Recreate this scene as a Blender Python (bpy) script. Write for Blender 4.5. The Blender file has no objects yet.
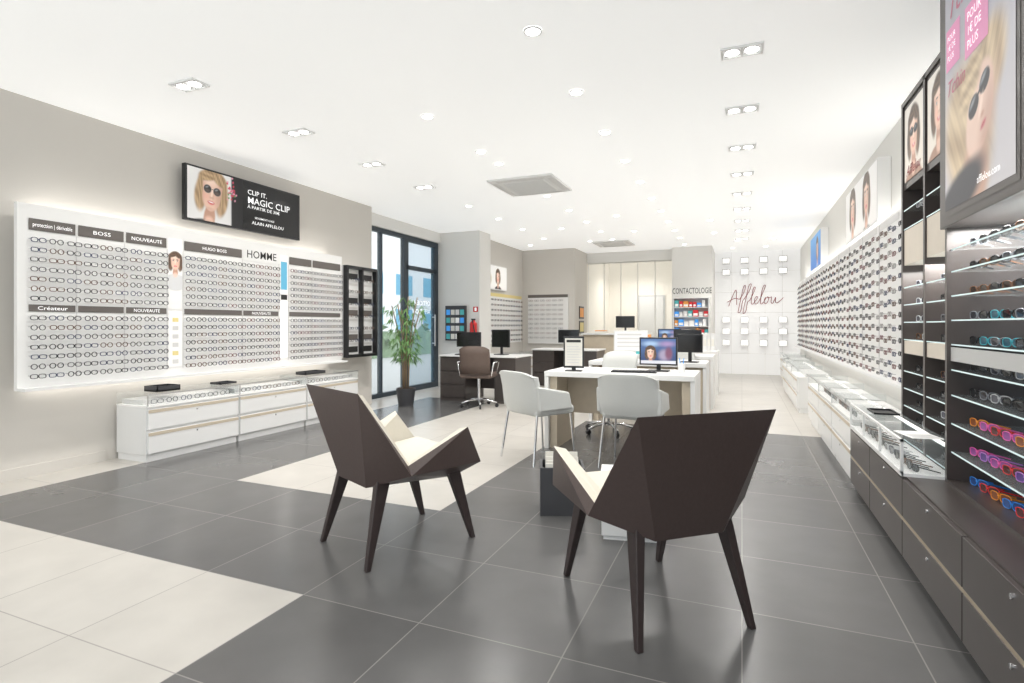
import bpy, math, random
import numpy as np
from mathutils import Vector, Matrix
random.seed(3)
sc=bpy.context.scene
COL=sc.collection
Z=Vector((0,0,1))
# ---------------------------------------------------------------- materials
def mat(name,col,rough=.5,metal=0.0,emis=0.0,alpha=1.0,var=.04,scale=20.0,bump=0.0,coat=0.0,ecol=None):
    m=bpy.data.materials.new(name); m.use_nodes=True
    nt=m.node_tree; b=nt.nodes['Principled BSDF']
    tc=nt.nodes.new('ShaderNodeTexCoord'); no=nt.nodes.new('ShaderNodeTexNoise')
    no.inputs['Scale'].default_value=scale; no.inputs['Detail'].default_value=3
    nt.links.new(tc.outputs['Object'],no.inputs['Vector'])
    mr=nt.nodes.new('ShaderNodeMapRange'); mr.inputs['To Min'].default_value=1-var; mr.inputs['To Max'].default_value=1+var
    nt.links.new(no.outputs['Fac'],mr.inputs['Value'])
    hs=nt.nodes.new('ShaderNodeHueSaturation'); hs.inputs['Color'].default_value=(*col,1)
    nt.links.new(mr.outputs['Result'],hs.inputs['Value']); nt.links.new(hs.outputs['Color'],b.inputs['Base Color'])
    b.inputs['Roughness'].default_value=rough; b.inputs['Metallic'].default_value=metal
    b.inputs['Alpha'].default_value=alpha
    if coat: b.inputs['Coat Weight'].default_value=coat
    if emis:
        b.inputs['Emission Color'].default_value=(*(ecol or col),1); b.inputs['Emission Strength'].default_value=emis
    if bump:
        bp=nt.nodes.new('ShaderNodeBump'); bp.inputs['Strength'].default_value=bump; bp.inputs['Distance'].default_value=.004
        nt.links.new(no.outputs['Fac'],bp.inputs['Height']); nt.links.new(bp.outputs['Normal'],b.inputs['Normal'])
    return m
def tile(name,c1,c2,mortar,rough):
    m=bpy.data.materials.new(name); m.use_nodes=True
    nt=m.node_tree; b=nt.nodes['Principled BSDF']
    tc=nt.nodes.new('ShaderNodeTexCoord'); mp=nt.nodes.new('ShaderNodeMapping')
    mp.inputs['Location'].default_value=(6.0,-1.9+6.0,0)
    br=nt.nodes.new('ShaderNodeTexBrick'); br.offset=0; br.squash=1
    br.inputs['Scale'].default_value=1; br.inputs['Brick Width'].default_value=.6; br.inputs['Row Height'].default_value=.6
    br.inputs['Mortar Size'].default_value=.0028; br.inputs['Mortar Smooth'].default_value=.1
    br.inputs['Color1'].default_value=(*c1,1); br.inputs['Color2'].default_value=(*c2,1); br.inputs['Mortar'].default_value=(*mortar,1)
    nt.links.new(tc.outputs['Object'],mp.inputs['Vector']); nt.links.new(mp.outputs['Vector'],br.inputs['Vector'])
    no=nt.nodes.new('ShaderNodeTexNoise'); no.inputs['Scale'].default_value=4; no.inputs['Detail'].default_value=9
    nt.links.new(tc.outputs['Object'],no.inputs['Vector'])
    mr=nt.nodes.new('ShaderNodeMapRange'); mr.inputs['To Min'].default_value=.86; mr.inputs['To Max'].default_value=1.14
    nt.links.new(no.outputs['Fac'],mr.inputs['Value'])
    hs=nt.nodes.new('ShaderNodeHueSaturation'); nt.links.new(br.outputs['Color'],hs.inputs['Color']); nt.links.new(mr.outputs['Result'],hs.inputs['Value'])
    nt.links.new(hs.outputs['Color'],b.inputs['Base Color']); b.inputs['Roughness'].default_value=rough
    return m
M={}
M['dark_tile']=tile('dark_tile',(.106,.104,.103),(.124,.122,.121),(.23,.22,.21),.24)
M['light_tile']=tile('light_tile',(.50,.475,.435),(.54,.515,.475),(.31,.29,.27),.3)
M['wall']=mat('wall_paint',(.66,.63,.585),.85,var=.015,scale=3)
M['wallw']=mat('wall_white',(.82,.81,.78),.8,var=.01,scale=3)
M['walloff']=mat('office_cream_glow',(.86,.82,.74),.8,var=.01,scale=3,emis=.12)  # cream wall with a glow put in to brighten the office
M['ceil']=mat('ceiling_glow_paint',(.91,.91,.90),.9,var=.01,scale=3,emis=.29)  # white ceiling given its own glow as soft, even fill light
M['white']=mat('white_lacquer',(.80,.80,.79),.3,var=.01)
M['whitef']=mat('white_feature_glow',(.86,.86,.855),.4,var=.01,emis=.20)  # wall colour also glows, so the rear wall looks better lit
M['whitem']=mat('white_matte',(.86,.86,.85),.6,var=.01)
M['panel']=mat('display_white',(.85,.845,.83),.35,var=.01)
M['grey']=mat('display_grey',(.74,.73,.72),.4,var=.02)
M['rail']=mat('rail_grey',(.66,.65,.64),.4,var=.02)
M['ring']=mat('ring_grey',(.62,.62,.62),.4,var=.02)
M['joint']=mat('wall_joint',(.55,.55,.54),.5,var=.02)
M['hdr']=mat('header_taupe',(.13,.115,.105),.5,var=.05)
M['black']=mat('black_plastic',(.015,.015,.017),.35)
M['darkg']=mat('dark_grey',(.05,.05,.055),.45)
M['brown']=mat('brown_leather',(.075,.052,.047),.40,var=.10,scale=60,bump=.15)
M['leg']=mat('wenge_leg',(.042,.030,.029),.35,var=.25,scale=25)
M['cream']=mat('cream_leather',(.66,.62,.53),.5,var=.03,scale=40,bump=.1)
M['choc']=mat('chocolate_lacquer',(.068,.057,.053),.28,var=.12,scale=12)
M['gold']=mat('champagne_strip',(.62,.52,.38),.3,metal=.6)
M['wood']=mat('beige_wood',(.58,.50,.39),.45,var=.08,scale=14)
M['chrome']=mat('chrome',(.75,.75,.76),.12,metal=1)
M['steel']=mat('satin_steel',(.62,.62,.63),.3,metal=1)
M['glass']=mat('clear_glass',(.85,.93,.92),.03,alpha=.09,var=0)
M['glasst']=mat('tinted_glass',(.22,.42,.56),.05,alpha=.32,var=0)
M['lens']=mat('clear_lens',(.70,.73,.75),.05,alpha=.08,var=0)
M['wleather']=mat('white_leather',(.62,.63,.61),.5,var=.02,scale=50,bump=.08)
M['tan']=mat('brown_mesh',(.12,.085,.07),.6,var=.1)
M['frame']=mat('window_frame',(.035,.05,.065),.4)
M['lamp']=mat('lamp_glow',(1,.98,.95),.5,emis=9,var=0)
M['led']=mat('led_glow',(1,.98,.94),.5,emis=.8,var=0)
M['tray']=mat('lit_tray',(.88,.87,.85),.5,emis=.05,var=0)
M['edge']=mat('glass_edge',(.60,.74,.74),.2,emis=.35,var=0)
M['screen']=mat('screen_light',(.80,.80,.80),.2,emis=.2,var=.02)
M['screenb']=mat('screen_black',(.012,.012,.013),.15)
M['red']=mat('print_red',(.65,.03,.04),.5,emis=.1)
M['crim']=mat('print_crimson',(.27,.025,.03),.5)
M['rose']=mat('print_rose',(.58,.20,.28),.5,emis=.1)
M['ptxt']=mat('print_white',(.9,.9,.9),.5,emis=.5)
M['ink']=mat('print_black',(.02,.02,.02),.5)
M['pink']=mat('print_pink',(.76,.32,.52),.5,emis=.18)
M['postw']=mat('poster_white',(.83,.82,.80),.4,emis=.15)
M['blue']=mat('print_blue',(.05,.28,.70),.5,emis=.3)
M['cyan']=mat('print_cyan',(.12,.42,.62),.4,emis=.1)
M['green']=mat('leaf_green',(.16,.31,.10),.5,var=.45,scale=8)
M['bark']=mat('stem_bark',(.28,.20,.12),.8,var=.2)
M['soil']=mat('soil',(.04,.025,.018),.95,var=.3,scale=60,bump=.6)
M['fire']=mat('extinguisher_red',(.62,.02,.02),.3)
M['slate']=mat('shelf_slate_glow',(.36,.43,.50),.35,emis=.35)  # blue-grey back with added glow standing in for shelf lighting
M['beigebox']=mat('lit_beige',(.60,.54,.46),.5,emis=.08)
M['paper']=mat('paper',(.78,.76,.70),.8)
M['orange']=mat('print_orange',(.85,.35,.08),.5)
M['teal']=mat('print_teal',(.10,.50,.52),.5)
M['yellow']=mat('print_yellow',(.76,.64,.28),.5)
M['pave']=mat('pavement_concrete',(.62,.62,.61),.9,var=.1,scale=5)
M['hedge']=mat('hedge_green',(.30,.42,.26),.9,var=.5,scale=4)
M['facade']=mat('pale_facade_glow',(.80,.82,.84),.8,var=.06,scale=1,emis=.25)  # slight glow put into the facade in place of daylight on it
fc={'black':(.008,.008,.010),'tort':(.10,.045,.022),'navy':(.03,.04,.09),'gun':(.06,.058,.058),'wine':(.15,.05,.05),'silver':(.30,.29,.28)}
for k,c in fc.items(): M['f_'+k]=mat('frame_'+k,c,.5)
sgc={'black':((.012,.012,.014),(.02,.02,.022)),'brown':((.15,.07,.035),(.05,.03,.02)),'clear':((.55,.56,.57),(.10,.10,.12)),
 'teal':((.05,.35,.42),(.03,.10,.14)),'pink':((.85,.12,.42),(.30,.08,.30)),'violet':((.50,.20,.62),(.12,.06,.25)),
 'red':((.75,.04,.04),(.10,.03,.03)),'blue':((.04,.25,.75),(.03,.08,.25)),'orange':((.85,.30,.04),(.25,.08,.03)),'grey':((.22,.23,.25),(.04,.04,.05))}
for k,(a,b) in sgc.items():
    M['s_'+k]=mat('sunglass_'+k,a,.22); M['l_'+k]=mat('sunlens_'+k,b,.06,coat=.5)
def printmat():
    m=bpy.data.materials.new('printed_photo'); m.use_nodes=True; nt=m.node_tree; b=nt.nodes['Principled BSDF']
    a=nt.nodes.new('ShaderNodeVertexColor'); a.layer_name='Col'
    nt.links.new(a.outputs['Color'],b.inputs['Base Color']); nt.links.new(a.outputs['Color'],b.inputs['Emission Color'])
    b.inputs['Emission Strength'].default_value=.15; b.inputs['Roughness'].default_value=.4
    return m
M['photo']=printmat()
# ---------------------------------------------------------------- mesh builder
class MB:
    def __init__(s): s.v=[];s.f=[];s.m=[];s.s=[]
    def add(s,vs,fs,m=0,sm=False):
        b=len(s.v); s.v+= [tuple(p) for p in vs]
        for f in fs: s.f.append(tuple(i+b for i in f)); s.m.append(m); s.s.append(sm)
        return s
    def box(s,x0,x1,y0,y1,z0,z1,m=0):
        if x0>x1:x0,x1=x1,x0
        if y0>y1:y0,y1=y1,y0
        return s.hexa([(x0,y0,z0),(x1,y0,z0),(x1,y1,z0),(x0,y1,z0),(x0,y0,z1),(x1,y0,z1),(x1,y1,z1),(x0,y1,z1)],m)
    def hexa(s,p,m=0):
        return s.add(p,[(3,2,1,0),(4,5,6,7),(0,1,5,4),(1,2,6,5),(2,3,7,6),(3,0,4,7)],m)
    def taper(s,p0,p1,a0,b0,a1,b1,m=0):
        p=[]
        for c,a,b in((p0,a0,b0),(p1,a1,b1)):
            for sx,sy in((-1,-1),(1,-1),(1,1),(-1,1)): p.append((c[0]+sx*a/2,c[1]+sy*b/2,c[2]))
        return s.hexa(p,m)
    def cyl(s,p0,p1,r0,r1=None,n=14,m=0,caps=True):
        p0=Vector(p0);p1=Vector(p1); r1=r0 if r1 is None else r1
        t=(p1-p0).normalized(); a=t.orthogonal().normalized(); b=t.cross(a)
        vs=[]
        for p,r in((p0,r0),(p1,r1)):
            for i in range(n):
                w=2*math.pi*i/n; vs.append(p+a*math.cos(w)*r+b*math.sin(w)*r)
        s.add(vs,[(i,(i+1)%n,n+(i+1)%n,n+i) for i in range(n)],m,True)
        if caps: s.add(vs,[tuple(range(n-1,-1,-1)),tuple(range(n,2*n))],m)
        return s
    def tube(s,pts,r,ref,n=4,closed=False,m=0):
        P=[Vector(p) for p in pts]; k=len(P); ref=Vector(ref); vs=[]
        for i in range(k):
            t=(P[(i+1)%k]-P[i-1]) if closed else (P[min(i+1,k-1)]-P[max(i-1,0)])
            t.normalize(); a=(ref-t*ref.dot(t)).normalized(); b=t.cross(a)
            for j in range(n):
                w=2*math.pi*(j+.5)/n; vs.append(P[i]+a*math.cos(w)*r+b*math.sin(w)*r)
        fs=[]
        for i in range(k if closed else k-1):
            i2=(i+1)%k
            for j in range(n):
                j2=(j+1)%n; fs.append((i*n+j,i*n+j2,i2*n+j2,i2*n+j))
        if not closed: fs+=[tuple(range(n-1,-1,-1)),tuple((k-1)*n+j for j in range(n))]
        return s.add(vs,fs,m,n>4)
    def merge(s,o,mx=None):
        b=len(s.v)
        s.v+=[tuple(mx@Vector(p)) if mx else p for p in o.v]
        s.f+=[tuple(i+b for i in f) for f in o.f]; s.m+=o.m; s.s+=o.s
        return s
    def mesh(s,name,mats,off=None):
        me=bpy.data.meshes.new(name)
        vs=s.v if off is None else [(p[0]-off[0],p[1]-off[1],p[2]-off[2]) for p in s.v]
        me.from_pydata(vs,[],s.f)
        for k in mats: me.materials.append(M[k])
        me.polygons.foreach_set('material_index',s.m); me.polygons.foreach_set('use_smooth',s.s); me.update()
        return me
ORG={}
def tag(o,label,cat,group=None):
    o['label']=label; o['category']=cat
    if group:o['group']=group
def thing(name,label,cat,loc=(0,0,0),rot=0,group=None):
    o=bpy.data.objects.new(name,None); o.empty_display_size=.1; COL.objects.link(o)
    o.location=loc; o.rotation_euler=(0,0,rot); tag(o,label,cat,group); ORG[o.name]=Vector(loc); return o
def part(par,name,mb,mats,label=None,world=False,bevel=0,loc=None):
    me=mb.mesh(name,mats,ORG[par.name] if world else None)
    o=bpy.data.objects.new(name,me); COL.objects.link(o); o.parent=par; ORG[o.name]=ORG[par.name]
    if loc:o.location=loc
    if label:o['label']=label
    if bevel:
        b=o.modifiers.new('bevel','BEVEL'); b.width=bevel; b.segments=3 if bevel>.015 else 2; b.limit_method='ANGLE'
    return o
def solo(name,label,cat,mb,mats,loc=(0,0,0),rot=0,group=None,world=False,bevel=0,kind=None):
    o=bpy.data.objects.new(name,mb.mesh(name,mats,loc if world else None)); COL.objects.link(o)
    o.location=loc; o.rotation_euler=(0,0,rot); tag(o,label,cat,group); ORG[o.name]=Vector(loc)
    if kind:o['kind']=kind
    if bevel:
        b=o.modifiers.new('bevel','BEVEL'); b.width=bevel; b.segments=2; b.limit_method='ANGLE'
    return o
def struct(name,mb,mats):
    o=bpy.data.objects.new(name,mb.mesh(name,mats)); COL.objects.link(o); o['kind']='structure'; return o
def copy_tree(o,loc=None,rot=None,par=None,label=None):
    c=o.copy(); COL.objects.link(c)
    if par is not None: c.parent=par
    if loc is not None: c.location=loc
    if rot is not None: c.rotation_euler=(0,0,rot)
    if label: c['label']=label
    ORG[c.name]=Vector(loc) if loc is not None else ORG[par.name]
    for k in list(o.children): copy_tree(k,par=c)
    return c
# ------------------------------------------------------------- flat graphics
class PL:
    def __init__(s,o,ax): s.o=Vector(o); s.ax=Vector(ax); s.n=s.ax.cross(Z)
    def p(s,u,v,l=1): return s.o+s.ax*u+Z*v+s.n*(l*.0016)
def rect(mb,pl,u0,u1,v0,v1,m,l=1): mb.add([pl.p(u0,v0,l),pl.p(u1,v0,l),pl.p(u1,v1,l),pl.p(u0,v1,l)],[(0,1,2,3)],m)
TC={}
def textgeo(s,shear,bold=0):
    if (s,shear,bold) in TC: return TC[(s,shear,bold)]
    c=bpy.data.curves.new('t','FONT'); c.body=s; c.size=1; c.shear=shear; c.resolution_u=2; c.offset=bold
    o=bpy.data.objects.new('t',c); COL.objects.link(o); bpy.context.view_layer.update()
    dg=bpy.context.evaluated_depsgraph_get(); me=bpy.data.meshes.new_from_object(o.evaluated_get(dg))
    g=([tuple(v.co) for v in me.vertices],[tuple(p.vertices) for p in me.polygons])
    bpy.data.objects.remove(o); bpy.data.curves.remove(c); bpy.data.meshes.remove(me)
    TC[(s,shear,bold)]=g; return g
def txt(mb,pl,s,u,v,size,m,l=2,align='L',shear=0,width=None,bold=0,rot=0):
    vs,fs=textgeo(s,shear,bold)
    if not vs:return
    w=max(p[0] for p in vs); 
    sx=size
    if width: sx=width/w
    off={'L':0,'C':-w*sx/2,'R':-w*sx}[align]
    out=[]
    for p in vs:
        x=p[0]*sx+off;y=p[1]*size
        out.append(pl.p(u+x*math.cos(rot)-y*math.sin(rot),v+x*math.sin(rot)+y*math.cos(rot),l))
    mb.add(out,fs,m)
def catmull(P,k=5):
    out=[]
    for i in range(len(P)-1):
        p0=P[max(i-1,0)];p1=P[i];p2=P[i+1];p3=P[min(i+2,len(P)-1)]
        for j in range(k):
            t=j/k; out.append(tuple(.5*((2*p1[a])+(-p0[a]+p2[a])*t+(2*p0[a]-5*p1[a]+4*p2[a]-p3[a])*t*t+(-p0[a]+3*p1[a]-3*p2[a]+p3[a])*t**3) for a in(0,1)))
    out.append(P[-1]); return out
SCR_A=[[(0,-.05),(.10,.45),(.27,1.0),(.35,.5),(.40,0.02)],[(-.1,.22),(.25,.44),(.5,.38)]]
SCR_R=[(.5,.35),(.68,.75),(.74,1.2),(.64,1.15),(.58,.4),(.53,-.45),(.66,-.35),(.68,.2),(.78,.45),(.95,.85),(1.02,1.3),(.90,1.2),(.84,.4),(.78,-.5),(.92,-.4),(.94,.15),(1.05,.3),(1.2,.8),(1.24,1.1),(1.14,1.0),(1.12,.3),(1.18,.02),(1.3,.15),(1.42,.42),(1.36,.5),(1.28,.3),(1.34,.05),(1.46,.08),(1.6,.5),(1.74,1.15),(1.63,1.1),(1.58,.5),(1.62,.03),(1.74,.1),(1.86,.42),(1.78,.3),(1.8,.06),(1.92,.05),(1.98,.3),(1.9,.45),(2.02,.38),(2.12,.42),(2.12,.12),(2.22,.03),(2.32,.4),(2.34,.1),(2.46,.05),(2.7,.35)]
def script_logo(mb,pl,u,v,w,h,r,m):
    for st in SCR_A+[SCR_R]:
        q=catmull(st); pts=[pl.p(u+a*w/2.6+b*h*.12,v+b*h+a*.015,1)+pl.n*r for a,b in q]; mb.tube(pts,r,pl.n,4,False,m)
class Paint:
    def __init__(s,w,h,nx,ny,bg0,bg1):
        s.w,s.h,s.nx,s.ny=w,h,nx,ny
        s.U,s.V=np.meshgrid(np.linspace(0,w,nx+1),np.linspace(0,h,ny+1))
        t=(s.V/h)[...,None]; s.C=np.array(bg0)*(1-t)+np.array(bg1)*t
    def mix(s,a,c): a=a[...,None]; s.C=s.C*(1-a)+np.array(c)*a
    def _d(s,cu,cv,ru,rv,soft,rot):
        x=s.U-cu;y=s.V-cv; X=x*math.cos(rot)+y*math.sin(rot);Y=-x*math.sin(rot)+y*math.cos(rot)
        d=np.sqrt((X/ru)**2+(Y/rv)**2); a=np.clip((1+soft-d)/(2*soft),0,1); return a*a*(3-2*a),X,Y
    def e(s,cu,cv,ru,rv,c,soft=.08,rot=0,op=1):
        a,X,Y=s._d(cu,cv,ru,rv,soft,rot); s.mix(a*op,c)
    def hair(s,cu,cv,ru,rv,c1,c2,soft=.1,rot=0,f=60):
        a,X,Y=s._d(cu,cv,ru,rv,soft,rot)
        k=.5+.28*np.sin(X/ru*5+Y/rv*3+2*np.sin(Y/rv*2))+.12*np.sin(X/ru*f*.35+Y*4/rv)+.06*np.sin(X/ru*f*.8+Y*2/rv)
        k=np.clip(k,0,1)[...,None]; c=np.array(c1)*(1-k)+np.array(c2)*k; a=a[...,None]; s.C=s.C*(1-a)+c*a
    def face(s,cu,cv,k,rot=0,hair=((.34,.20,.09),(.72,.52,.30)),glasses='round',smile=True,body=(.03,.03,.035)):
        ct,st=math.cos(rot),math.sin(rot)
        def E(x,y,rx,ry,c,soft=.1,r=0,op=1): s.e(cu+(x*ct-y*st)*k,cv+(x*st+y*ct)*k,rx*k,ry*k,c,soft,rot+r,op)
        def H(x,y,rx,ry,soft=.1,r=0,f=60): s.hair(cu+(x*ct-y*st)*k,cv+(x*st+y*ct)*k,rx*k,ry*k,hair[0],hair[1],soft,rot+r,f)
        sk=(.78,.53,.42);sh=(.50,.28,.20)
        H(0,.08,.36,.42,.1); H(-.26,-.16,.13,.30,.25,.1); H(.26,-.16,.13,.30,.25,-.1)
        E(0,-.55,.13,.30,sh,.15); E(0,-1.0,.60,.40,body,.06); E(0,-.64,.11,.12,sk,.4,0,.8)
        E(0,.02,.255,.31,sk,.08); E(0,-.14,.20,.25,sk,.12); E(0,-.28,.11,.12,sk,.25)
        E(.19,-.06,.09,.30,sh,.9,0,.55); E(-.21,-.06,.05,.26,sh,.9,0,.35); E(-.13,-.13,.08,.06,(.86,.42,.34),.9,0,.35); E(-.06,.2,.14,.08,(.95,.77,.67),.9,0,.6)
        E(0,-.36,.10,.03,sh,.9,0,.4)
        H(-.13,.31,.22,.11,.25,.35); H(.15,.30,.18,.12,.25,-.5)
        H(-.27,.0,.05,.30,.4,.08,25); H(.27,.0,.05,.30,.4,-.08,25)
        E(.0,-.04,.022,.10,(.92,.72,.61),.8); E(.035,-.07,.02,.08,sh,.9,0,.35); E(0,-.125,.045,.018,sh,.9,0,.6)
        E(0,-.225,.080,.032,(.58,.07,.09),.35); E(0,-.262,.05,.014,(.70,.16,.16),.8,0,.6)
        if smile: E(0,-.219,.058,.012,(.95,.93,.90),.4)
        else: E(0,-.222,.075,.005,(.3,.02,.04),.5)
        if glasses=='round':
            for x in(-.112,.112):
                E(x,.035,.090,.086,(.20,.18,.17),.06); E(x,.035,.081,.077,(.03,.025,.025),.09); E(x,-.0,.06,.035,(.16,.12,.10),.9,0,.6); E(x-.02,.07,.035,.016,(.45,.47,.50),.9,.5,.6)
            E(0,.055,.03,.007,(.12,.11,.1),.3)
        elif glasses=='wide':
            for x in(-.12,.12): E(x,.035,.115,.08,(.02,.02,.025),.06); E(x-.02,.06,.05,.02,(.25,.27,.30),.8,.3,.8)
            E(0,.06,.05,.014,(.02,.02,.02),.3)
        else:
            for x in(-.105,.105): E(x,.03,.06,.035,sh,.9,0,.5); E(x,.03,.045,.018,(.90,.86,.84),.3); E(x,.03,.018,.018,(.12,.08,.06),.3); E(x,.048,.05,.007,(.08,.05,.04),.4); E(x,.10,.062,.011,hair[0],.5,-.1 if x>0 else .1)
    def put(s,par,name,pl,u0,v0,l=2,label=None):
        vs=[tuple(pl.p(u0+s.U[j,i],v0+s.V[j,i],l)-ORG[par.name]) for j in range(s.ny+1) for i in range(s.nx+1)]
        W=s.nx+1; fs=[(j*W+i,j*W+i+1,(j+1)*W+i+1,(j+1)*W+i) for j in range(s.ny) for i in range(s.nx)]
        me=bpy.data.meshes.new(name); me.from_pydata(vs,[],fs); me.materials.append(M['photo'])
        ca=me.color_attributes.new('Col','FLOAT_COLOR','POINT')
        ca.data.foreach_set('color',np.concatenate([np.clip(s.C,0,1),np.ones(s.C.shape[:2]+(1,))],-1).reshape(-1).astype(np.float32))
        o=bpy.data.objects.new(name,me); COL.objects.link(o); o.parent=par; ORG[o.name]=ORG[par.name]
        if label:o['label']=label
        return o
DARKH=((.04,.025,.018),(.17,.10,.06))
# ------------------------------------------------------------- structure
fl=MB()
xs=[-7.2+.6*i for i in range(0,16)]; 
ys=[1.9-.6*6+.6*i for i in range(0,31)]
for x in xs[:-1]:
    for y in ys[:-1]:
        cx,cy=x+.3,y+.3
        if cx<-5.65 : continue
        x1=min(x+.6,1.5); 
        if x1<=x: continue
        light=(cx<-1.8 and cy<1.9) or cx<-4.8 or (-3.6<cx<-1.8 and cy>3.1) or (cy>6.7 and cx>-1.8) or cy>7.9
        fl.add([(x,y,0),(x1,y,0),(x1,y+.6,0),(x,y+.6,0)],[(0,1,2,3)],1 if light else 0)
fl.box(-6.0,1.5,-1.7,16.3,-.2,-.002,2)
struct('floor',fl,['dark_tile','light_tile','pave'])
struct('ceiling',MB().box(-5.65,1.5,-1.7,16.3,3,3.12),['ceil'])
struct('wall_left',MB().box(-5.6,-5.2,-1.7,6.9,0,3),['wall'])
struct('wall_left_header',MB().box(-5.65,-5.45,6.9,9.4,2.8,3),['wallw'])
struct('wall_left_pillar',MB().box(-5.65,-4.6,9.4,9.9,0,3),['wallw'])
struct('wall_left_rear',MB().box(-5.2,-4.9,9.9,12.4,0,3),['wall'])
struct('wall_back_alcove',MB().box(-5.2,-3.6,12.4,12.6,0,3).box(-3.8,-3.6,12.6,13.5,0,3),['wall'])
struct('wall_office_left',MB().box(-3.8,-3.6,13.5,16.0,0,3),['walloff'])
struct('wall_office_back',MB().box(-3.8,-1.5,16.0,16.2,0,3),['walloff'])
struct('wall_partition_header',MB().box(-3.6,-1.5,13.5,13.7,2.75,3),['wallw'])
struct('wall_back_counter',MB().box(-1.5,-.62,13.2,16.0,0,3),['wallw'])
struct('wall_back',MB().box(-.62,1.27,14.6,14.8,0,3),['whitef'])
struct('wall_right',MB().box(1.27,1.5,-1.7,16.2,0,3),['wallw'])
struct('baseboard_left',MB().box(-5.2,-5.185,-1.7,3.1,0,.09),['wall'])
struct('ground',MB().box(-30,-5.66,-10,40,-.25,-.05),['pave'])
w=MB()
X0,X1=-5.58,-5.50
for y in (6.9,8.22,9.33): w.box(X0,X1,y,y+.07,0,2.8)
w.box(X0,X1,6.97,8.22,0,.07).box(X0,X1,6.97,8.22,2.73,2.8).box(X0,X1,7.55,7.59,.07,2.73)
w.box(-5.545,-5.535,6.97,8.22,.07,2.73,1)
struct('window_1',w,['frame','glass'])
w=MB()
w.box(X0,X1,8.29,9.33,0,.10).box(X0,X1,8.29,9.33,2.7,2.8).box(X0,X1,8.29,9.33,2.2,2.27).box(X0,X1,8.29,8.36,.1,2.7).box(X0,X1,9.26,9.33,.1,2.7)
w.box(-5.545,-5.535,8.36,9.26,.1,2.2,1).box(-5.545,-5.535,8.36,9.26,2.27,2.7,1)
w.cyl((-5.44,9.18,.8),(-5.44,9.18,1.4),.014,m=2).cyl((-5.5,9.18,.85),(-5.44,9.18,.85),.01,m=2).cyl((-5.5,9.18,1.35),(-5.44,9.18,1.35),.01,m=2)
pl=PL((-5.53,9.2,1.45),(0,-1,0)); g=MB(); txt(g,pl,'OPTICIEN',.05,.12,.12,3,1,width=.55)
txt(g,pl,'AFFLELOU',.05,-.04,.12,3,1,width=.6); w.merge(g)
struct('door_1',w,['frame','glasst','steel','ptxt'])
# outside
random.seed(9)
b=MB()
for i in range(260):
    x=-13+random.uniform(-.5,.5); y=random.uniform(10,30); z=random.uniform(-.05,1.15)
    b.add([(x+random.uniform(-.3,.3),y+random.uniform(-.35,.35),z+random.uniform(-.25,.25)) for _ in range(4)],[(0,1,2),(1,2,3),(0,2,3)])
b.box(-13.4,-12.6,10,30,-.05,.9)
solo('street_hedge','low green hedge outside across the pavement','hedge',b,['hedge'],(-13,20,-.05),world=True,kind='stuff')
b=MB().box(-24,-20,12,40,-.05,5)
for i in range(8):
    for j in range(2): b.box(-20,-19.96,13+i*3.2,14.8+i*3.2,.9+j*2.2,2.2+j*2.2,1)
solo('street_building','pale facade across the street seen through the window','building',b,['facade','cyan'],(-22,26,-.05),world=True)
w=MB()
for i in range(6):
    x=-3.6+i*.414; w.box(x,x+.016,13.57,13.61,0,2.75)
w.box(-3.6,-1.5,13.57,13.61,2.73,2.75).box(-3.6,-1.5,13.57,13.61,0,.06)
w.box(-3.57,-1.5,13.585,13.595,.06,2.73,1)
struct('window_2',w,['wallw','glass'])
struct('door_2',MB().box(-2.75,-2.0,15.95,15.99,0,2.05).box(-2.70,-2.05,15.93,15.95,.05,2.0,2).cyl((-2.62,15.93,1.0),(-2.62,15.88,1.0),.015,m=1).box(-2.64,-2.52,15.87,15.885,.99,1.01,1),['ring','steel','white'])
# ------------------------------------------------------------- ceiling fittings
def spotlight(x,y,p,z=2.96):
    l=bpy.data.lights.new('spot_and_fill','SPOT'); l.energy=p; l.spot_size=math.radians(150); l.spot_blend=.8; l.shadow_soft_size=.09; l.color=(1,.975,.94)  # used under ceiling fittings and for added fill spots
    o=bpy.data.objects.new('spot_and_fill_light',l); COL.objects.link(o); o.location=(x,y,z)
SP=38
proto=None
def downlight(x,y,light=True):
    global proto
    if proto is None:
        t=thing('ceiling_downlight','small round recessed white downlight glowing in the ceiling','ceiling light',(x,y,3),group='round recessed downlights in the ceiling')
        n=20; vs=[];
        for r,z in((.056,-.001),(.056,-.010),(.046,-.010),(.044,-.004)):
            vs+=[(math.cos(2*math.pi*i/n)*r,math.sin(2*math.pi*i/n)*r,z) for i in range(n)]
        part(t,'trim_ring',MB().add(vs,[(k*n+i,k*n+(i+1)%n,(k+1)*n+(i+1)%n,(k+1)*n+i) for k in range(3) for i in range(n)]),['ring'])
        part(t,'lamp_lens',MB().cyl((0,0,-.001),(0,0,-.009),.046,n=20),['lamp'],'glowing white lens')
        proto=t
    else: copy_tree(proto,(x,y,3))
    if light: spotlight(x,y,SP)
for i in range(11): downlight(-1.18,3.15+.96*i,i%2==0 and i<9)
for i in range(9): downlight(-2.5,4.09+1.05*i if i!=2 else 5.6,i%2==0 and i<8)
for x,y in((-3.8,7.4),(-3.8,8.5),(-3.8,9.6),(-3.8,10.8),(-4.4,11.6),(-.1,12.6),(.6,12.6),(-.2,13.8),(.5,13.8),(-3.0,11.5),(-1.9,9.0),(-1.9,10.6),(-.5,10.0),(-.5,11.4),(-3.1,9.8)): downlight(x,y,False)
rp=None
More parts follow.
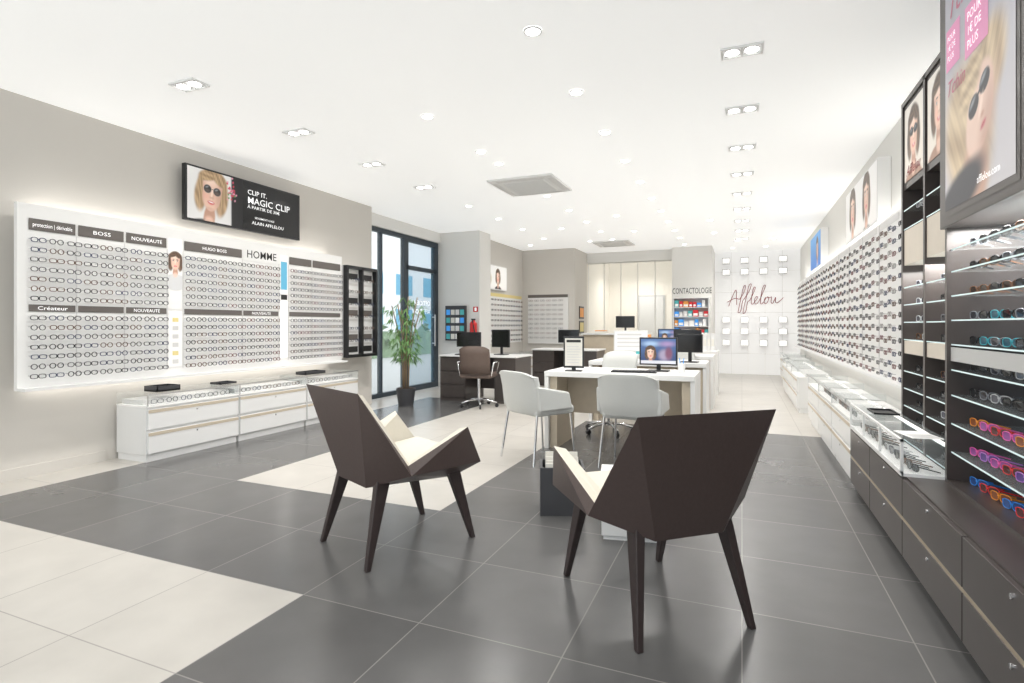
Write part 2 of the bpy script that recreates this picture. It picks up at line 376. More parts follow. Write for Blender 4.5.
def rectlight(x,y,light=0):
    global rp
    if rp is None:
        rp=thing('recessed_twin_spotlight','white rectangular recessed fitting with two tilting lamps','ceiling light',(x,y,3),group='rectangular twin spotlights in the ceiling')
        b=MB()
        for a in((-.13,-.115,-.075,.075),(.115,.13,-.075,.075),(-.115,.115,-.075,-.06),(-.115,.115,.06,.075),(-.008,.008,-.06,.06)): b.box(*a,-.016,-.0005)
        part(rp,'frame',b,['whitem'])
        for s in(-1,1):
            part(rp,'lamp_head',MB().cyl((s*.06,0,-.001),(s*.06,0,-.010),.050,.052,n=16,m=1).cyl((s*.06,0,-.010),(s*.06,0,-.013),.042,n=16,m=0),['lamp','ring'],'round tilting lamp')
    else: copy_tree(rp,(x,y,3))
    if light: spotlight(x,y,light)
for i in range(9): rectlight(0.0,3.9+1.06*i,36)
for i in range(4): rectlight(-3.81,2.86+1.1*i,56)
spotlight(-1.2,.4,SP+12); spotlight(-3.8,.4,SP+12);spotlight(-2.6,15.0,80); spotlight(.4,13.2,34); spotlight(-4.0,11.0,28); spotlight(.2,1.6,35)  # added fill spots without fittings, brightening front, office and rear
def ac(x,y,s):
    t=thing('air_conditioner_cassette','white square ceiling air conditioner with louvred grille','air conditioner',(x,y,3))
    h=s/2
    part(t,'frame',MB().box(-h,h,-h,h,-.03,-.0005),['white'],bevel=.008)
    b=MB()
    for a in(-1,1):
        b.box(-h*.72,h*.72,a*h*.86-.03,a*h*.86+.03,-.036,-.03); b.box(a*h*.86-.03,a*h*.86+.03,-h*.72,h*.72,-.036,-.03)
    part(t,'air_outlet',b,['grey'],'long grey outlet flaps')
    g=MB().box(-h*.66,h*.66,-h*.66,h*.66,-.034,-.03,1)
    for i in range(12):
        yy=-h*.6+i*h*1.2/11; g.box(-h*.62,h*.62,yy-.008,yy+.008,-.045,-.034)
    part(t,'intake_grille',g,['white','whitem'])
ac(-2.5,6.6,.85); ac(-2.6,12.0,.8)
# ------------------------------------------------------------- eyeglasses
GD=.034
def glasses_mb(kind='soft',lens=True,r=.0036,d=GD,sc_=1.0):
    b=MB(); rx,rz,pw=(.029,.022,.8) if kind=='soft' else ((.026,.025,1.0) if kind=='round' else (.031,.020,.6))
    for s in(-1,1):
        pts=[]
        for i in range(12):
            w=2*math.pi*i/12; c,q=math.cos(w),math.sin(w)
            pts.append((s*.0345+rx*math.copysign(abs(c)**pw,c),0,rz*math.copysign(abs(q)**pw,q)))
        b.tube(pts,r,(0,1,0),4,True,0)
        if lens: b.add([(p[0],0,p[2]) for p in pts],[tuple(range(12))],1)
        b.box(s*.0635-.0008,s*.0635+.0012,-.001,d,.006,.009,0)
    b.box(-.008,.008,-.002,.002,.002,.008,0)
    b.v=[(x*sc_,y,z*sc_) for x,y,z in b.v]
    return b
GM=[];GS=[]
for k in('soft','round','square'):
    g=glasses_mb(k,sc_=.86); g2=glasses_mb(k,sc_=.78,r=.0042)
    for c in('black','tort','navy','gun','black'): GM.append(g.mesh('eyeglasses',['f_'+c,'lens'])); GS.append(g2.mesh('eyeglasses',['f_'+c,'lens']))
def put_glasses(loc,rot,group,label,small=False):
    o=bpy.data.objects.new('eyeglasses',random.choice(GS if small else GM)); COL.objects.link(o); o.location=loc; o.rotation_euler=(0,0,rot); tag(o,label,'eyeglasses',group)
def stuff_glasses(locs,rot,name,label,sc_=1.0,cs=('f_black','f_tort','f_navy','f_gun','f_wine'),r=.0038):
    out=MB(); g=glasses_mb('soft',lens=False,sc_=sc_,r=r)
    for p in locs:
        c=random.choice([0,0,1,2,3,4]); gg=MB(); gg.v=g.v; gg.f=g.f; gg.m=[c]*len(g.f); gg.s=g.s
        out.merge(gg,Matrix.Translation(p)@Matrix.Rotation(rot,4,'Z'))
    solo(name,label,'eyeglasses',out,list(cs),kind='stuff')
# ------------------------------------------------------------- left wall display
ROWS=[1.855,1.78,1.705,1.63,1.555,1.48,1.405,1.255,1.18,1.105,1.03,.955,.88,.805]
dp=thing('wall_display_panel','large backlit white wall panel with rows of eyeglass holders','display panel',(-5.2,4.2,.7))
BX=-5.03
part(dp,'mounting_box',MB().box(-5.1995,-5.06,2.6,5.9,.78,2.04),['whitem'],world=True)
b=MB().box(-5.07,BX,2.38,6.02,.70,2.13)
for y in(2.78,3.16,3.55,3.71,4.40,4.915,5.06,5.45): b.box(BX,BX+.003,y-.004,y+.004,.78,1.92,1)
part(dp,'board',b,['panel','rail'],world=True)
part(dp,'ledge',MB().box(BX,BX+.10,2.38,6.02,.70,.722),['white'],'glossy white lower ledge',world=True)
secs=[(2.45,2.77,'protection | dérivable'),(2.79,3.15,'BOSS'),(3.17,3.54,'NOUVEAUTÉ'),(3.72,4.39,'HUGO BOSS'),(5.07,5.44,''),(5.46,5.98,'')]
pl=PL((BX,0,0),(0,1,0))
for a,c,s in secs:
    b=MB(); rect(b,pl,a,c,1.93,2.02,0,4)
    if s: txt(b,pl,s,(a+c)/2,1.96,.045,1,5,'C',width=min((c-a)*.85,.028*len(s)+.03))
    part(dp,'header_strip',b,['hdr','ptxt'],world=True)
b=MB(); rect(b,pl,4.41,4.9,1.91,2.06,0,4); txt(b,pl,'HOMME',4.66,1.945,.12,1,5,'C',width=.42,bold=.004)
part(dp,'section_sign',b,['panel','ink'],'white sign reading HOMME in black',world=True)
for a,c,s in((2.45,2.77,'Créateur'),(2.79,3.15,''),(3.17,3.54,'NOUVEAUTÉ'),(3.72,4.39,''),(4.41,4.9,'NOUVEAUTÉ'),(5.07,5.98,'')):
    b=MB(); rect(b,pl,a,c,1.305,1.358,0,4)
    if s: txt(b,pl,s,(a+c)/2,1.317,.042,1,5,'C',width=min((c-a)*.65,.027*len(s)+.02))
    part(dp,'middle_header_strip',b,['hdr','ptxt'],world=True)
P=Paint(.14,.68,36,120,(.75,.74,.72),(.88,.87,.85)); P.face(.07,.46,.20,hair=DARKH,glasses='none',body=(.6,.6,.6)); P.put(dp,'portrait_card',pl,3.56,1.35,3,'narrow card with a woman portrait')
b=MB(); rect(b,pl,3.56,3.70,.80,1.33,0,3)
for i,m in enumerate((1,2,1,3,1,2)): rect(b,pl,3.60,3.66,.83+i*.08,.87+i*.08,m,4)
part(dp,'tag_column',b,['postw','rail','yellow','rail'],'narrow printed card column',world=True)
b=MB(); rect(b,pl,4.925,5.05,.80,2.03,0,3); rect(b,pl,4.94,5.035,1.62,1.95,1,4); rect(b,pl,4.935,5.04,.82,1.48,2,4); rect(b,pl,4.94,5.035,1.5,1.56,3,5)
part(dp,'blue_card',b,['postw','cyan','led','ink'],'narrow blue printed card above a lit strip',world=True)
def cols(a,c,n): return [a+(c-a)*(i+.5)/n for i in range(n)]
near=cols(2.44,3.55,9)+cols(3.71,4.91,10)[:4]; far=cols(3.71,4.91,10)[4:]+cols(5.06,6.0,8)
GX=BX+GD-.001
for y in near:
    for z in ROWS: put_glasses((GX,y+random.uniform(-.003,.003),z),math.pi/2,'eyeglasses on the white wall panel','thin dark-framed eyeglasses on a white wall holder',True)
stuff_glasses([Vector((GX,y,z)) for y in far for z in ROWS],math.pi/2,'eyeglasses','rows of dark eyeglasses on the white wall panel',.78,r=.0042)
def area(loc,rot,sx,sy,p,col=(1,.97,.92)):
    l=bpy.data.lights.new('led_and_fill','AREA'); l.shape='RECTANGLE'; l.size=sx; l.size_y=sy; l.energy=p; l.color=col  # used for panel LED strips and for added fill lamps
    o=bpy.data.objects.new('led_and_fill_light',l); COL.objects.link(o); o.location=loc; o.rotation_euler=rot; return o
area((-5.13,4.2,2.09),(math.pi,0,0),.05,3.4,3)
area((-5.13,4.2,.74),(0,0,0),.05,3.4,3)
area((1.22,8.9,2.13),(math.pi,0,0),.05,8.5,10)
area((1.2,8.9,.76),(0,0,0),.05,8.5,6)
# TV
tv=thing('wall_mounted_screen','wide black-framed advertising screen mounted high on the beige wall','television',(-5.2,4.535,2.25))
part(tv,'bracket',MB().box(-5.1995,-5.12,4.2,4.9,2.4,2.66),['black'],world=True)
part(tv,'housing',MB().box(-5.13,-5.08,3.77,5.30,2.25,2.81),['black'],world=True,bevel=.004)
b=MB(); pl=PL((-5.08,3.77,2.25),(0,1,0))
rect(b,pl,.02,1.51,.02,.54,0,1)
for s,u,v,z,wd in(('CLIP IT.',.74,.41,.075,.27),('MAGIC CLIP',.74,.31,.105,.62),('À PARTIR DE 30€',.74,.255,.05,.46),('ALAIN AFFLELOU',.80,.085,.05,.46),('SEULEMENT CHEZ',.84,.15,.03,.28)):
    txt(b,pl,s,u,v,z,1,3,width=wd,bold=.004)
part(tv,'screen_image',b,['screenb','ptxt'],'white advertising text on black',world=True)
P=Paint(.66,.52,160,126,(.72,.71,.70),(.84,.83,.82))
P.mix(np.clip((P.U-.50)/.02,0,1),(.012,.012,.013))
P.face(.28,.31,.50,rot=-.12,glasses='round',hair=((.26,.16,.08),(.62,.44,.26)))
random.seed(8)
for i in range(30):
    u=.51+random.gauss(0,.035);v=.37+random.gauss(0,.055); P.e(u,v,.012,.009,random.choice([(.65,.08,.15),(.75,.35,.45),(.15,.3,.1),(.6,.05,.08)]),.6,random.random()*3)
P.put(tv,'screen_photo',pl,.02,.02,2,'photo of smiling woman in round sunglasses')
# black framed display unit
bu=thing('framed_display_unit','black framed wall unit with small compartments of eyeglasses','display unit',(-5.05,6.38,.75))
part(bu,'back_panel',MB().box(-5.1995,-5.03,6.05,6.72,.75,2.02),['white'],world=True)
b=MB()
for a in((6.05,6.08),(6.37,6.40),(6.69,6.72)): b.box(-5.03,-4.96,a[0],a[1],.75,2.02)
b.box(-5.03,-4.96,6.08,6.69,1.98,2.02).box(-5.03,-4.96,6.08,6.69,.75,.79)
part(bu,'frame',b,['black'],world=True)
b=MB(); pl=PL((-5.028,0,0),(0,1,0))
for i in range(7):
    for a in(6.10,6.42):
        if (i+int(a*10))%3!=0: rect(b,pl,a,a+.25,.82+i*.17,.90+i*.17,0 if i%2 else 1,2)
        rect(b,pl,a,a+.25,.925+i*.165,.955+i*.165,2,1)
part(bu,'insert_card',b,['hdr','ink','rail'],'dark printed cards',world=True)
for i in range(6):
    for a,c in((6.08,6.37),(6.40,6.69)): part(bu,'glass_shelf',MB().box(-5.03,-4.955,a,c,.955+i*.17,.96+i*.17),['glass'],'clear glass shelf',world=True)
    for a in(6.155,6.29,6.475,6.61): put_glasses((-4.982,a,.96+i*.17+.026),math.pi/2,'eyeglasses in the black framed unit','dark eyeglasses on a glass shelf',True)
# ------------------------------------------------------------- low white cabinets
def low_cabinet(loc,rot,w=.94,h=.50):
    t=thing('display_cabinet','low white lacquered drawer cabinet with glass display top','cabinet',loc,rot,'low white cabinets along the walls')
    D=.42
    part(t,'body',MB().box(-w/2,w/2,-D/2+.02,D/2,.06,h-.02),['white'],bevel=.003)
    part(t,'plinth',MB().box(-w/2+.01,w/2-.01,-D/2+.03,D/2-.01,0,.06),['whitem'])
    for k,(z0,z1) in enumerate(((.075,.26),(.285,.46))):
        d=part(t,'drawer',MB().box(-w/2+.008,w/2-.008,-D/2,-D/2+.02,z0,z1),['white'],bevel=.002)
        part(d,'drawer_handle',MB().box(-w/2+.008,w/2-.008,-D/2-.003,-D/2,z1-.030,z1-.002),['wood'],'beige wood grip strip')
        part(d,'drawer_lock',MB().cyl((0,-D/2,z1-.05),(0,-D/2-.004,z1-.05),.008),['chrome'],'small chrome lock')
    part(t,'case_base',MB().box(-w/2,w/2,-D/2,D/2,h-.02,h-.008),['tray'],'white display tray')
    b=MB().box(-w/2,w/2,-D/2,-D/2+.006,h-.008,h+.085).box(-w/2,-w/2+.006,-D/2,D/2,h-.008,h+.085).box(w/2-.006,w/2,-D/2,D/2,h-.008,h+.085).box(-w/2,w/2,-D/2,D/2,h+.085,h+.093)
    part(t,'glass_case',b,['glass'],'clear glass display case')
    part(t,'case_trim',MB().box(-w/2,w/2,-D/2-.003,-D/2,h+.083,h+.095).box(-w/2-.001,-w/2+.008,-D/2-.003,-D/2+.004,h-.008,h+.083),['steel'],'thin metal edge')
    part(t,'tray_band',MB().box(-w/2+.03,w/2-.03,-.10,D/2-.03,h-.008,h+.035),['rail'],'grey raised tray')
    return t
c0=low_cabinet((-4.97,3.655,0),math.pi/2)
for y in(4.605,5.555): copy_tree(c0,(-4.97,y,0),math.pi/2)
for y in(5.25,6.2,7.15): copy_tree(c0,(.96,y,0),-math.pi/2)
for y in(8.9,9.85,10.8): copy_tree(c0,(.90,y,0),-math.pi/2)
for y in(12.2,13.15): copy_tree(c0,(1.0,y,0),-math.pi/2)
copy_tree(c0,(-4.68,10.7,0),math.pi/2); copy_tree(c0,(-4.68,11.65,0),math.pi/2); copy_tree(c0,(-3.95,12.17,0),0)
for yc in(3.655,4.605,5.555):
    for y in cols(yc-.42,yc+.42,6): put_glasses((-4.81,y,.522),math.pi/2,'eyeglasses in the low glass cases','dark eyeglasses in a glass counter case')
for yc in(5.25,6.2):
    for y in cols(yc-.42,yc+.42,6): put_glasses((.80,y,.522),-math.pi/2,'eyeglasses in the low glass cases','dark eyeglasses in a glass counter case')
def tray(x,y,z,w,d,h,c='darkg',lab='black presentation tray on the glass counter'):
    b=MB().box(-w/2,w/2,-d/2,d/2,0,h*.3); 
    for q in((-w/2,w/2,-d/2,-d/2+.008),(-w/2,w/2,d/2-.008,d/2),(-w/2,-w/2+.008,-d/2,d/2),(w/2-.008,w/2,-d/2,d/2)): b.box(*q,0,h)
    solo('presentation_tray',lab,'tray',b,[c],(x,y,z))
tray(-4.95,3.45,.594,.18,.22,.05); tray(-4.95,5.35,.594,.16,.34,.035); tray(-4.95,4.1,.594,.14,.2,.02)
# ------------------------------------------------------------- plant
random.seed(5)
t=thing('potted_bamboo','leafy green potted bamboo plant in a dark round pot','plant',(-4.62,6.95,0))
n=20
b=MB().cyl((0,0,0),(0,0,.26),.11,.145,n=n); part(t,'pot',b,['darkg'],'dark grey round pot')
part(t,'soil',MB().cyl((0,0,.255),(0,0,.265),.13,n=n),['soil'])
lf=MB()
for k in range(7):
    a=k*.9; q=random.uniform(.10,.26); top=Vector((math.cos(a)*q,math.sin(a)*q,random.uniform(1.2,1.75)))
    base=Vector((math.cos(a)*.04,math.sin(a)*.04,.26)); pts=[base.lerp(top,q)+Vector((math.cos(a),math.sin(a),0))*(-.05*math.sin(q*3.14)) for q in(0,.25,.5,.75,1)]
    part(t,'stem',MB().tube(pts,.008,(1,.3,0),6),['bark'])
    for q in range(18):
        s=random.uniform(.35,1.0); i=min(3,int(s*4)); c=pts[i].lerp(pts[i+1],s*4-i)
        a2=random.random()*6.28; c=c+Vector((math.cos(a2),math.sin(a2),random.uniform(-.2,.5)))*random.uniform(.04,.17)
        for h in range(4):
            w_=a2+random.gauss(0,.7); d=Vector((math.cos(w_),math.sin(w_),random.uniform(-1.5,-.2))).normalized(); sd=d.cross(Vector((random.gauss(0,.3),random.gauss(0,.3),1))).normalized()
            L=random.uniform(.09,.16); W=.010
            q4=[c,c+d*L*.4+sd*W,c+d*L-Z*.03,c+d*L*.4-sd*W]
            if all(p.x>-.31 for p in q4): lf.add(q4,[(0,1,2,3)],0)
part(t,'foliage',lf,['green'],'narrow green drooping leaves')
# ------------------------------------------------------------- armchairs
def armchair(loc,rot,label):
    t=thing('faceted_armchair',label,'armchair',loc,rot,'faceted lounge armchairs')
    def S(s):
        return dict(T=(.305*s,-.40,.875),D=(.345*s,-.15,.50),K=(.375*s,.20,.655),F=(.325*s,.33,.44),G=(.375*s,-.15,.455),H=(.155*s,-.28,.375),B=(.18*s,.25,.345),
          Ti=(.262*s,-.35,.858),Di=(.290*s,-.11,.492),Ki=(.322*s,.185,.642),Fi=(.280*s,.315,.45),Sb=(.21*s,-.19,.42))
    names=list(S(1)); vs=[];ix={}
    for s in(-1,1):
        for k in names: ix[(k,s)]=len(vs); vs.append(S(s)[k])
    def side(fl):
        out=[]
        for f in fl:
            for s in(-1,1):
                q=tuple(ix[(k,s)] for k in f); out.append(q if s==1 else q[::-1])
        return out
    I=lambda k,s:ix[(k,s)]
    outer=side([('T','H','G'),('T','G','D'),('D','G','K'),('G','F','K'),('G','H','B'),('G','B','F')])
    outer+=[(I('T',-1),I('H',-1),I('H',1),I('T',1)),(I('H',1),I('H',-1),I('B',-1),I('B',1)),(I('F',1),I('B',1),I('B',-1),I('F',-1)),(I('T',1),I('Ti',1),I('Ti',-1),I('T',-1)),(I('F',-1),I('Fi',-1),I('Fi',1),I('F',1))]
    part(t,'shell',MB().add(vs,outer),['brown'],'dark brown faceted leather shell')
    inner=side([('Ti','Di','Sb'),('Di','Ki','Sb'),('Ki','Fi','Sb'),('T','D','Di','Ti'),('D','K','Ki','Di'),('K','F','Fi','Ki')])+[(I('Ti',1),I('Sb',1),I('Sb',-1),I('Ti',-1)),(I('Sb',1),I('Fi',1),I('Fi',-1),I('Sb',-1))]
    part(t,'upholstery',MB().add(vs,inner),['cream'],'cream leather inner lining')
    cu=MB().hexa([(-.205,-.17,.42),(.205,-.17,.42),(.26,.30,.44),(-.26,.30,.44),(-.22,-.16,.475),(.22,-.16,.475),(.265,.29,.50),(-.265,.29,.50)])
    part(t,'seat_cushion',cu,['cream'],'cream seat cushion',bevel=.012)
    for s in(-1,1):
        part(t,'leg',MB().taper((s*.255,-.325,0),(s*.20,-.21,.43),.026,.028,.042,.078),['leg'],'tapered dark wood leg',bevel=.004)
        part(t,'leg',MB().taper((s*.255,.325,0),(s*.23,.20,.41),.026,.028,.042,.078),['leg'],'tapered dark wood leg',bevel=.004)
armchair((-1.7775,2.60,0),-math.atan2(.42,.907),'faceted dark brown leather armchair with cream inside, angled towards desks')
armchair((-.37,2.455,0),math.atan2(.655,.756),'faceted dark brown leather armchair with cream inside, back turned')
t=thing('magazine_holder','dark grey open box holding upright magazines','magazine holder',(-1.08,3.42,0),.35)
b=MB().box(-.14,.14,-.12,.12,0,.02)
for q in((-.14,.14,-.12,-.105),(-.14,.14,.105,.12),(-.14,-.125,-.105,.105),(.125,.14,-.105,.105)): b.box(*q,.02,.30)
part(t,'box',b,['darkg'])
for i in range(6):
    c=['paper','orange','paper','teal','paper','crim'][i]
    solo('magazine','upright magazine in the dark holder','magazine',MB().box(-.105,.105,-.004,.004,0,.31+random.uniform(-.02,.04)).box(-.10,.10,-.0045,-.004,.01,.28,1),['paper',c],(-1.08-math.sin(.35)*(-.08+i*.032),3.42+math.cos(.35)*(-.08+i*.032),.021),.35,'magazines in the holder')
t=thing('cube_side_table','low white cube side table beside the armchair','side table',(-.60,3.22,0),.2)
part(t,'body',MB().box(-.16,.16,-.16,.16,.02,.32),['white'],bevel=.006); part(t,'plinth',MB().box(-.15,.15,-.15,.15,0,.02),['whitem']); part(t,'tabletop',MB().box(-.17,.17,-.17,.17,.32,.34),['white'],bevel=.004)
# ------------------------------------------------------------- desks
def desk(loc,label,rot=0,top='white',pan='wood'):
    t=thing('consultation_desk',label,'desk',loc,rot,'consultation desks')
    part(t,'tabletop',MB().box(-.70,.70,-.35,.35,.70,.75),[top],bevel=.004)
    for s in(-1,1):
        part(t,'side_panel',MB().box(s*.68-.02,s*.68+.02,-.34,.34,0,.70).box(s*.62-.035,s*.62+.035,-.30,.30,0,.70,1),[top,pan],'thick white end panel with beige wood core')
    part(t,'modesty_panel',MB().box(-.585,.585,.06,.08,.30,.70),[pan],'beige modesty panel')
    return t
d0=desk((-1.08,5.42,0),'white desk with beige wood end panels facing two chairs')
for y in(7.1,8.7,10.3): copy_tree(d0,(-1.08,y,0),0,label='white desk with beige wood end panels in the aisle row')
def darkdesk(loc):
    t=thing('office_desk','pale topped desk with dark wood drawer pedestals','desk',loc,0,'dark wood office desks')
    part(t,'tabletop',MB().box(-.67,.67,-.35,.35,.70,.725),['white'],bevel=.003)
    p=part(t,'drawer_pedestal',MB().box(-.65,-.20,-.33,.33,0,.70),['choc'])
    for i in range(3):
        d=part(p,'drawer',MB().box(-.64,-.21,-.345,-.33,.06+i*.21,.25+i*.21),['choc'],bevel=.002)
    part(t,'end_panel',MB().box(.30,.65,-.33,.33,0,.70),['choc'])
    part(t,'back_panel',MB().box(-.20,.30,.25,.28,.15,.70),['choc'])
    return t
dd=darkdesk((-3.8,8.0,0)); copy_tree(dd,(-3.2,10.6,0),0)
def monitor(loc,rot,w=.42,h=.26,img=None,label='black computer monitor on a desk',bez='black',z=.12):
    t=thing('computer_monitor',label,'monitor',loc,rot)
    part(t,'stand_base',MB().box(-.10,.10,-.07,.07,0,.012),[bez],bevel=.003)
    part(t,'stand_neck',MB().box(-.02,.02,.0,.02,.012,z+.05),[bez])
    part(t,'housing',MB().box(-w/2,w/2,-.03,0,z,z+h),[bez],bevel=.004)
    b=MB(); pl=PL((0,-.03,z),(1,0,0)); rect(b,pl,-w/2+.012,w/2-.012,.012,h-.012,0,1)
    mats=['screenb']
    if img=='light':
        mats=['screen','grey']; 
        for i in range(4): rect(b,pl,-w/2+.04,w/2-.08,.05+i*.05,.07+i*.05,1,2)
    part(t,'display',b,mats)
    if img=='ad':
        O=ORG[t.name]; ORG[t.name]=Vector((0,0,0))
        W_,H_=w-.03,h-.03
        P=Paint(W_,H_,80,60,(.03,.05,.14),(.08,.16,.36))
        P.e(W_*.30,H_*.80,W_*.22,H_*.10,(.35,.50,.70),.8); P.e(W_*.75,H_*.8,W_*.2,H_*.1,(.35,.25,.45),.9)
        P.face(W_*.28,H_*.44,H_*.60,glasses='none',hair=DARKH,body=(.04,.05,.12),smile=False); P.e(W_*.68,H_*.35,W_*.16,H_*.22,(.35,.30,.42),.5); P.e(W_*.80,H_*.42,W_*.10,H_*.25,(.20,.08,.14),.5)
        P.mix(((P.V<H_*.12)*1.0),(.65,.66,.72))
        P.put(t,'display_photo',pl,-W_/2,.015,2,'blue photo collage'); ORG[t.name]=O
    return t
monitor((-.75,5.50,.75),0,.36,.27,'ad','screen showing a blue photo advert on the desk',z=.06)
monitor((-1.30,7.0,.75),.3,.42,.26,'light','white monitor with a pale screen on the desk','white')
monitor((-.58,6.95,.75),-.1,.30,.22,None)
monitor((-.75,8.6,.75),0,.4,.26,None); monitor((-1.2,10.2,.75),.1,.4,.26,'ad','monitor with a photo advert on the aisle desk')
monitor((-4.10,8.0,.725),.1,.42,.24,None); monitor((-3.55,8.05,.725),-.2,.34,.28,None); monitor((-3.2,10.6,.725),.1,.42,.26,None)
t=thing('tabletop_sign','black framed notice with white printed page on the desk','sign',(-1.52,5.2,.75),.15)
part(t,'frame',MB().box(-.10,.10,0,.015,.03,.34),['black'],bevel=.003); part(t,'foot',MB().box(-.08,.08,-.05,.06,0,.008).box(-.02,.02,0,.012,.008,.04),['black'])
b=MB(); pl=PL((0,0,.03),(1,0,0)); rect(b,pl,-.085,.085,.02,.29,0,1); rect(b,pl,-.07,.07,.25,.275,1,2)
for i in range(7): rect(b,pl,-.065,.05+(i%3)*.01,.05+i*.026,.057+i*.026,2,2)
part(t,'printed_page',b,['paper','ink','rail'])
def keyboard(loc,rot):
    b=MB().box(-.21,.21,-.07,.07,0,.012)
    for r in range(4):
        for c in range(13): b.box(-.2+c*.031,-.2+c*.031+.026,-.06+r*.031,-.06+r*.031+.026,.012,.018,1)
    solo('keyboard','black computer keyboard on a desk','keyboard',b,['black','darkg'],loc,rot)
keyboard((-.95,5.28,.75),.1); keyboard((-4.0,7.78,.725),0)
solo('paper_sheet','white paper sheet on the desk','paper',MB().box(-.105,.105,-.148,.148,0,.001).box(-.09,.09,-.12,.12,.001,.0013,1),['paper','whitem'],(-1.28,5.25,.75),.3)
def cup(loc):
    solo('pen_cup','white pen cup on the desk','pen cup',MB().cyl((0,0,0),(0,0,.09),.03,.035,m=0).cyl((.01,0,.05),(.02,.01,.14),.004,m=1,n=6).cyl((-.01,0,.05),(-.02,.01,.14),.004,m=1,n=6),['white','blue'],loc)
cup((-.52,5.35,.75)); cup((-1.05,8.65,.75))
def binder(x,y,z,c): solo('document_folder','upright document folder on the aisle desk','folder',MB().box(-.03,.03,-.13,.13,0,.30).box(-.022,.022,-.131,-.13,.08,.2,1),[c,'paper'],(x,y,z),group='document folders on the aisle desks')
for i,c in enumerate(('white','teal','white','orange')): binder(-1.55+i*.065,8.75,.75,c)
for i,c in enumerate(('white','grey','white')): binder(-.6+i*.065,10.35,.75,c)
def curved_back(w,zs,th,dep=.05):
    # rounded, wrap-around backrest: rows of (front,back) points
    n=12; R=len(zs); vs=[]; fs=[]
    for k in range(n+1):
        u=-1+2*k/n; c=dep*(1-u*u)
        for j,(z,yy) in enumerate(zs):
            zz=z-(.05*abs(u)**4 if j==R-1 else 0)
            vs+=[(u*w,yy-c,zz),(u*w,yy-c+th*(1 if j<R-1 else .7),zz)]
    S=2*R
    for k in range(n):
        a=k*S;c=a+S
        for j in range(R-1): fs+=[(a+2*j,c+2*j,c+2*j+2,a+2*j+2),(a+2*j+1,a+2*j+3,c+2*j+3,c+2*j+1)]
        fs+=[(a,a+1,c+1,c),(a+2*R-2,c+2*R-2,c+2*R-1,a+2*R-1)]
    for a in(0,n*S):
        q=[(a+2*j,a+2*j+2,a+2*j+3,a+2*j+1) for j in range(R-1)]; fs+=q if a==0 else [x[::-1] for x in q]
    return MB().add(vs,fs,0,True)
def vchair(loc,rot,label):
    t=thing('visitor_chair',label,'chair',loc,rot,'white leather visitor chairs')
    part(t,'seat',MB().box(-.23,.23,-.20,.24,.41,.49),['wleather'],bevel=.03)
    part(t,'backrest',curved_back(.25,((.44,-.17),(.55,-.20),(.66,-.225),(.76,-.25),(.80,-.262)),.055,.075),['wleather'],bevel=.012)
    for s in(-1,1):
        part(t,'armrest',MB().hexa([(s*.25-.024,-.19,.46),(s*.25+.024,-.19,.46),(s*.25+.024,.18,.46),(s*.25-.024,.18,.46),(s*.25-.022,-.22,.68),(s*.25+.022,-.22,.68),(s*.25+.022,.14,.61),(s*.25-.022,.14,.61)]),['wleather'],bevel=.018)
        part(t,'leg',MB().cyl((s*.21,-.18,.43),(s*.24,-.24,0),.011),['chrome'],'thin chrome leg')
        part(t,'leg',MB().cyl((s*.21,.20,.43),(s*.23,.24,0),.011),['chrome'],'thin chrome leg')
vchair((-1.70,4.68,0),-.55,'white leather visitor chair with chrome legs, turned to the desk end')
vchair((-.86,4.78,0),-.05,'white leather visitor chair with chrome legs, facing the desk')
def swivel(loc,rot,m,label):
    t=thing('swivel_chair',label,'office chair',loc,rot)
    part(t,'seat',MB().box(-.23,.23,-.22,.24,.43,.50),[m],bevel=.025)
    part(t,'backrest',curved_back(.22,((.50,-.22),(.64,-.24),(.78,-.26),(.90,-.28)),.03),[m])
    for s in(-1,1): part(t,'armrest',MB().tube([(s*.23,-.2,.47),(s*.27,-.2,.66),(s*.27,.12,.66),(s*.23,.14,.47)],.012,(1,0,0),6),['chrome'],'chrome loop armrest')
    part(t,'gas_column',MB().cyl((0,0,.08),(0,0,.44),.022),['chrome'])
    b=MB()
    for k in range(5):
        w=k*2*math.pi/5; b.tube([(0,0,.11),(math.cos(w)*.14,math.sin(w)*.14,.10),(math.cos(w)*.27,math.sin(w)*.27,.065)],.015,(0,0,1),6)
    part(t,'star_base',b,['chrome'])
    for k in range(5):
        w=k*2*math.pi/5; x,y=math.cos(w)*.27,math.sin(w)*.27
        part(t,'caster',MB().cyl((x-.012*math.sin(w),y+.012*math.cos(w),.027),(x+.012*math.sin(w),y-.012*math.cos(w),.027),.027),['black'])
swivel((-3.57,7.28,0),.2,'tan','brown swivel office chair in front of the dark desk')
swivel((-1.38,6.08,0),2.8,'wleather','white swivel chair with chrome star base behind the desk')
swivel((-.8,8.0,0),3.3,'wleather','white swivel chair between the aisle desks')
